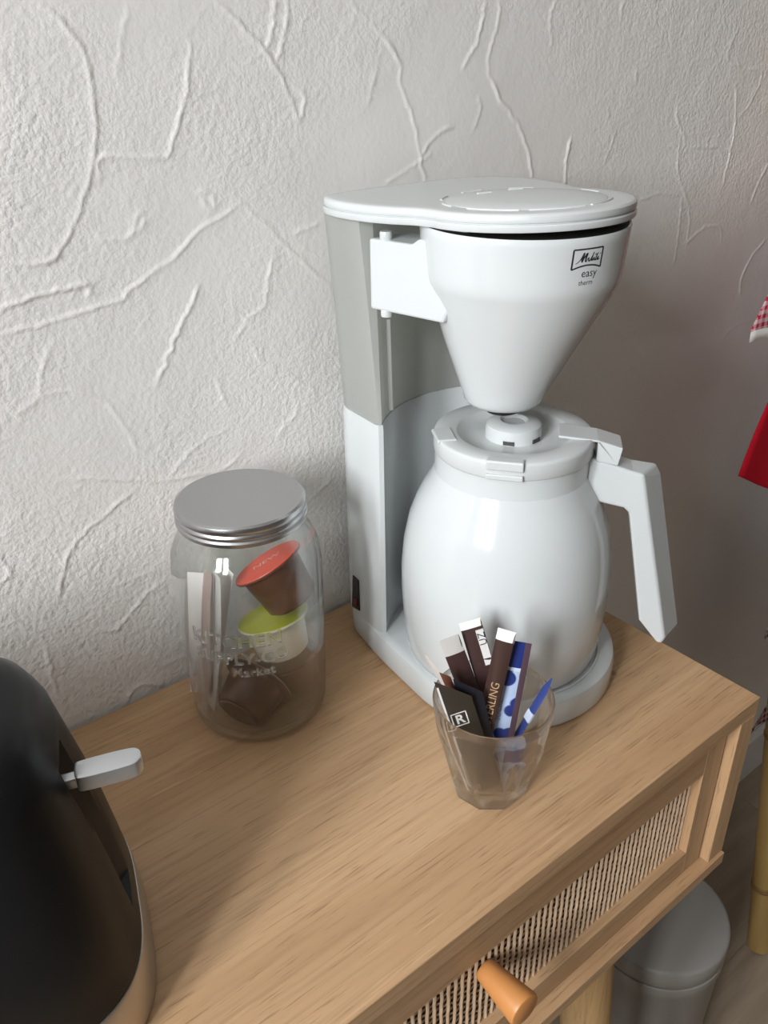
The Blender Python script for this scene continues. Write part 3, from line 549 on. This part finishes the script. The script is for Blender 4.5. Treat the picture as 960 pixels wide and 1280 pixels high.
vv, ff = text_mesh('SUCRE', 5.5, lambda x, y, z: (x, y, 0)); vv = [(-3.0-y, L-50+x, 0) for x, y, _ in vv]; flat(H_, L, 1.8, [(vv, ff)], solid('grey_print', (.2, .24, .33), .5), 'stick_lettering')
I_, L = stick('sugar_stick', gt(690, 848, 12), gb(7, 9), 5.8, 1.6, solid('navy_wrapper', (.03, .05, .2), .4), 'slim blue stick with pointed tip, alone at the right inside rim', 'stick', GRP, 40, tip=.2)
MB().box(-3.0, 3.0, L*.52, L*.62, -.95, .95).build('white_band', solid('pale_blue_print', (.55, .62, .78), .45), I_, smooth=False, bevel=.4)
# ------------------------------------------------------------------ toaster
TX, TY, TR = -554.0, 152.0, rad(-18)
TO = thing('toaster', 'black toaster with brushed steel base band and silver push lever', 'toaster', (TX, TY, 0), TR)
def tring(a_, b_, z, slot=0, n=200):
    out = []
    for k in range(n):
        th = 2*math.pi*k/n; e = 2/3.4; c_, s_ = math.cos(th), math.sin(th)
        x = a_*math.copysign(abs(c_)**e, c_); y = b_*math.copysign(abs(s_)**e, s_)
        if slot and x > 0: x -= slot*max(0, min(1, (8.5-abs(y+12))/1.2))
        out.append((x, y, z))
    return out
MB().loft([tring(138, 82, 0), tring(139.4, 83.4, 1.5), tring(138.8, 82.8, 15), tring(137.6, 81.6, 30), tring(137, 81, 31.2), tring(133, 77, 31.3)]).build('base_band', STEEL2, TO)
tb = [(31.3, 134, 78, 0), (32, 136.6, 80.6, 0), (36, 136.2, 80.2, 0), (48, 134.6, 78.6, 0), (49, 134.6, 78.6, 6), (80, 130.4, 75.2, 8), (105, 126, 71.5, 8), (143, 118.4, 65.2, 8), (144, 118.2, 65, 0), (148, 117.6, 64.4, 0), (156, 114.6, 61.8, 0), (164, 110.8, 58.4, 0), (169.5, 105.4, 53.4, 0), (172.6, 99, 47.5, 0), (174, 92, 41, 0), (174.4, 84, 35, 0)]
MB().loft([tring(a_, b_, z, s_) for z, a_, b_, s_ in tb]).build('body', mat('black_toaster_shell', (.011, .0115, .0125), .34, spec=.22), TO)
for y in (-19, 19): MB().box(-82, 70, y-12, y+12, 171, 174.8).build('bread_slot', mat('slot_black', (.003, .003, .003), .7), TO, smooth=False, bevel=2)
lv = MB()
pl = spline([(123, -20), (126, -22.6), (146, -22.6), (151, -20), (152, -16.5), (151, -13), (146, -11), (126, -11), (123, -13.5)], 60)
lv.loft(shell(pl, [(129, .6), (129.6, 0), (136.4, 0), (137.2, .3), (137.6, 1.2)])).build('lever', LEVER, TO)
MB().box(106, 126, -20, -14.5, 129.5, 135.5).build('lever_neck', LEVER, TO, smooth=False, bevel=1)
# ------------------------------------------------------------------ pedal bin
BX, BY = 146.0, 112.0
BN = thing('pedal_bin', 'small grey round pedal bin on the floor behind the console table', 'bin', (BX, BY, -TZ))
MB().lathe([(66, 0), (70, 1), (71, 4), (71.5, 20), (76.5, 225), (78.6, 228), (78.8, 243), (77.5, 244), (72, 243), (67, 6)], 72).build('body', GREYP, BN)
lb = MB().lathe([(70, 246.8), (78.4, 246.8), (79, 247.6), (79, 268), (78.4, 270.6), (76.8, 272), (74.5, 272.6), (60, 274.6), (30, 277), (1, 277.5)], 72).build('lid', GREYP, BN)
MB().lathe([(72.5, 6), (74, 7), (74, 14), (72.5, 15)], 64, close=True).build('foot_ring', BLACK, BN)
MB().lathe([(70, 243), (76, 243), (76, 247), (70, 247)], 64, close=True).build('lid_gap_shade', BLACK, BN)  # black ring painting the shade in the gap between lid and body
MB().box(-14, 14, -102, -70, 8, 16).build('pedal', BLACK, BN, smooth=False, bevel=2)
# ------------------------------------------------------------------ bamboo ladder leaning on the wall, with cloths
LX, LW = 408.0, 420.0
BAM = mat('honey_bamboo', (.40, .255, .085), .42)
t = NT(BAM); t.color(t.mix(t.noise(t.coord((40, 40, 3)), 1, 3), (.33, .195, .06), (.50, .34, .13)))
BL = thing('bamboo_ladder', 'honey coloured bamboo towel ladder leaning on the wall beside the table', 'ladder', (LX+LW/2, 83, -TZ))
def rail_y(z): return (z)*.137                                       # z from the floor
for sx in (-1, 1):
    zs = np.linspace(2, 1400, 15); rr = MB().tube([(sx*LW/2, rail_y(z), z) for z in zs], 16.5, 24).build('rail', BAM, BL)
    for z in (118, 372, 640, 905, 1170): MB().tube([(sx*LW/2, rail_y(z+h_), z+h_) for h_ in (-5, -2, 0, 2, 5)], [16.4, 17.8, 17.0, 17.8, 16.4], 24).build('node_ring', bpy.data.materials.get('bamboo_node') or mat('bamboo_node', (.25, .14, .045), .5), rr)
RUNGS = (640, 893, 1030, 1290)
for z in RUNGS: MB().tube([(-LW/2-(66 if z < 1200 else 30), rail_y(z)-17, z), (LW/2+30, rail_y(z)-17, z)], 11, 18).build('rung', BAM, BL)
def gingham(name, a_, b_):
    x = mat(name, a_, .9, spec=.1); t = NT(x); cc = t.new('ShaderNodeTexCoord'); sp = t.new('ShaderNodeSeparateXYZ', {0: cc.outputs['Object']})
    f = lambda s_: t.math('GREATER_THAN', t.math('FRACT', t.math('MULTIPLY', sp.outputs[s_], 125)), .5)
    t.color(t.mix(t.math('MULTIPLY', t.math('ADD', f('X'), f('Z')), .5), b_, a_)); return x
def cloth(name, label, rung, x0, x1, drop, mt, hem=None, flare=0.0, ex=1.0, seed=0, lift=0, cat='cloth'):
    """folded over a rung: a front sheet and a back sheet with soft vertical folds (ladder space)"""
    y0 = rail_y(rung)-17; n, k = 60, 28; P = []; r = 14.0
    path = [(-r-1.5, -drop+drop*j/(k-1)) for j in range(k)]+[(-r*math.cos(q), r*math.sin(q)) for q in np.linspace(.2, math.pi-.2, 10)]+[(r+1.5, -(drop*.55)*j/11) for j in range(12)]
    for dy, dz in path:
        f = max(0, -dz)/drop; row = []
        for i in range(n):
            s_ = i/(n-1); wav = math.sin(s_*19+seed)*5.5*f+math.sin(s_*43+seed*2)*2*f
            xx = x0+(x1-x0)*s_-(1-s_)*flare*(f**ex if dy < 0 else -.1)
            row.append((xx, y0+dy+wav*(1 if dy < 0 else .4)-2*f*(1 if dy < 0 else -1), rung+dz+math.sin(s_*24+seed)*3*f+lift*f*max(0, 1-s_/.12)))
        P.append(row)
    o = MB().loft(P, False, False, closed=False).build(name, mt); tag(o, label, cat)
    o.location = BL.location.copy()
    sm = o.modifiers.new('thickness', 'SOLIDIFY'); sm.thickness = .0016; sm.offset = 0
    if hem:
        h = [[(x, y-1.2, z-q) for x, y, z in P[0]] for q in (-1, 9)]
        e = MB().loft(h, False, False, closed=False).build('white_hem', hem, o); q = e.modifiers.new('thickness', 'SOLIDIFY'); q.thickness = .0012; q.offset = 0
    return o
cloth('kitchen_cloth', 'red and white gingham cloth with white hem over the ladder rung', 1030, -283, 190, 112, gingham('gingham_weave', (.50, .02, .06), (.75, .55, .57)), WPAP, 80, .7, 1.0)
cloth('kitchen_cloth', 'plain bright red cloth hanging below the gingham cloth', 893, -280, 190, 143, mat('red_cotton', (.42, .008, .02), .9, spec=.1), None, 94, .35, 2.2, 30)
cloth('kitchen_cloth', 'dark red printed cloth on the lowest ladder rung beside the cabinet', 640, -236, 180, 230, gingham('dark_print', (.2, .01, .03), (.5, .45, .44)), None, 44, 6, .4)
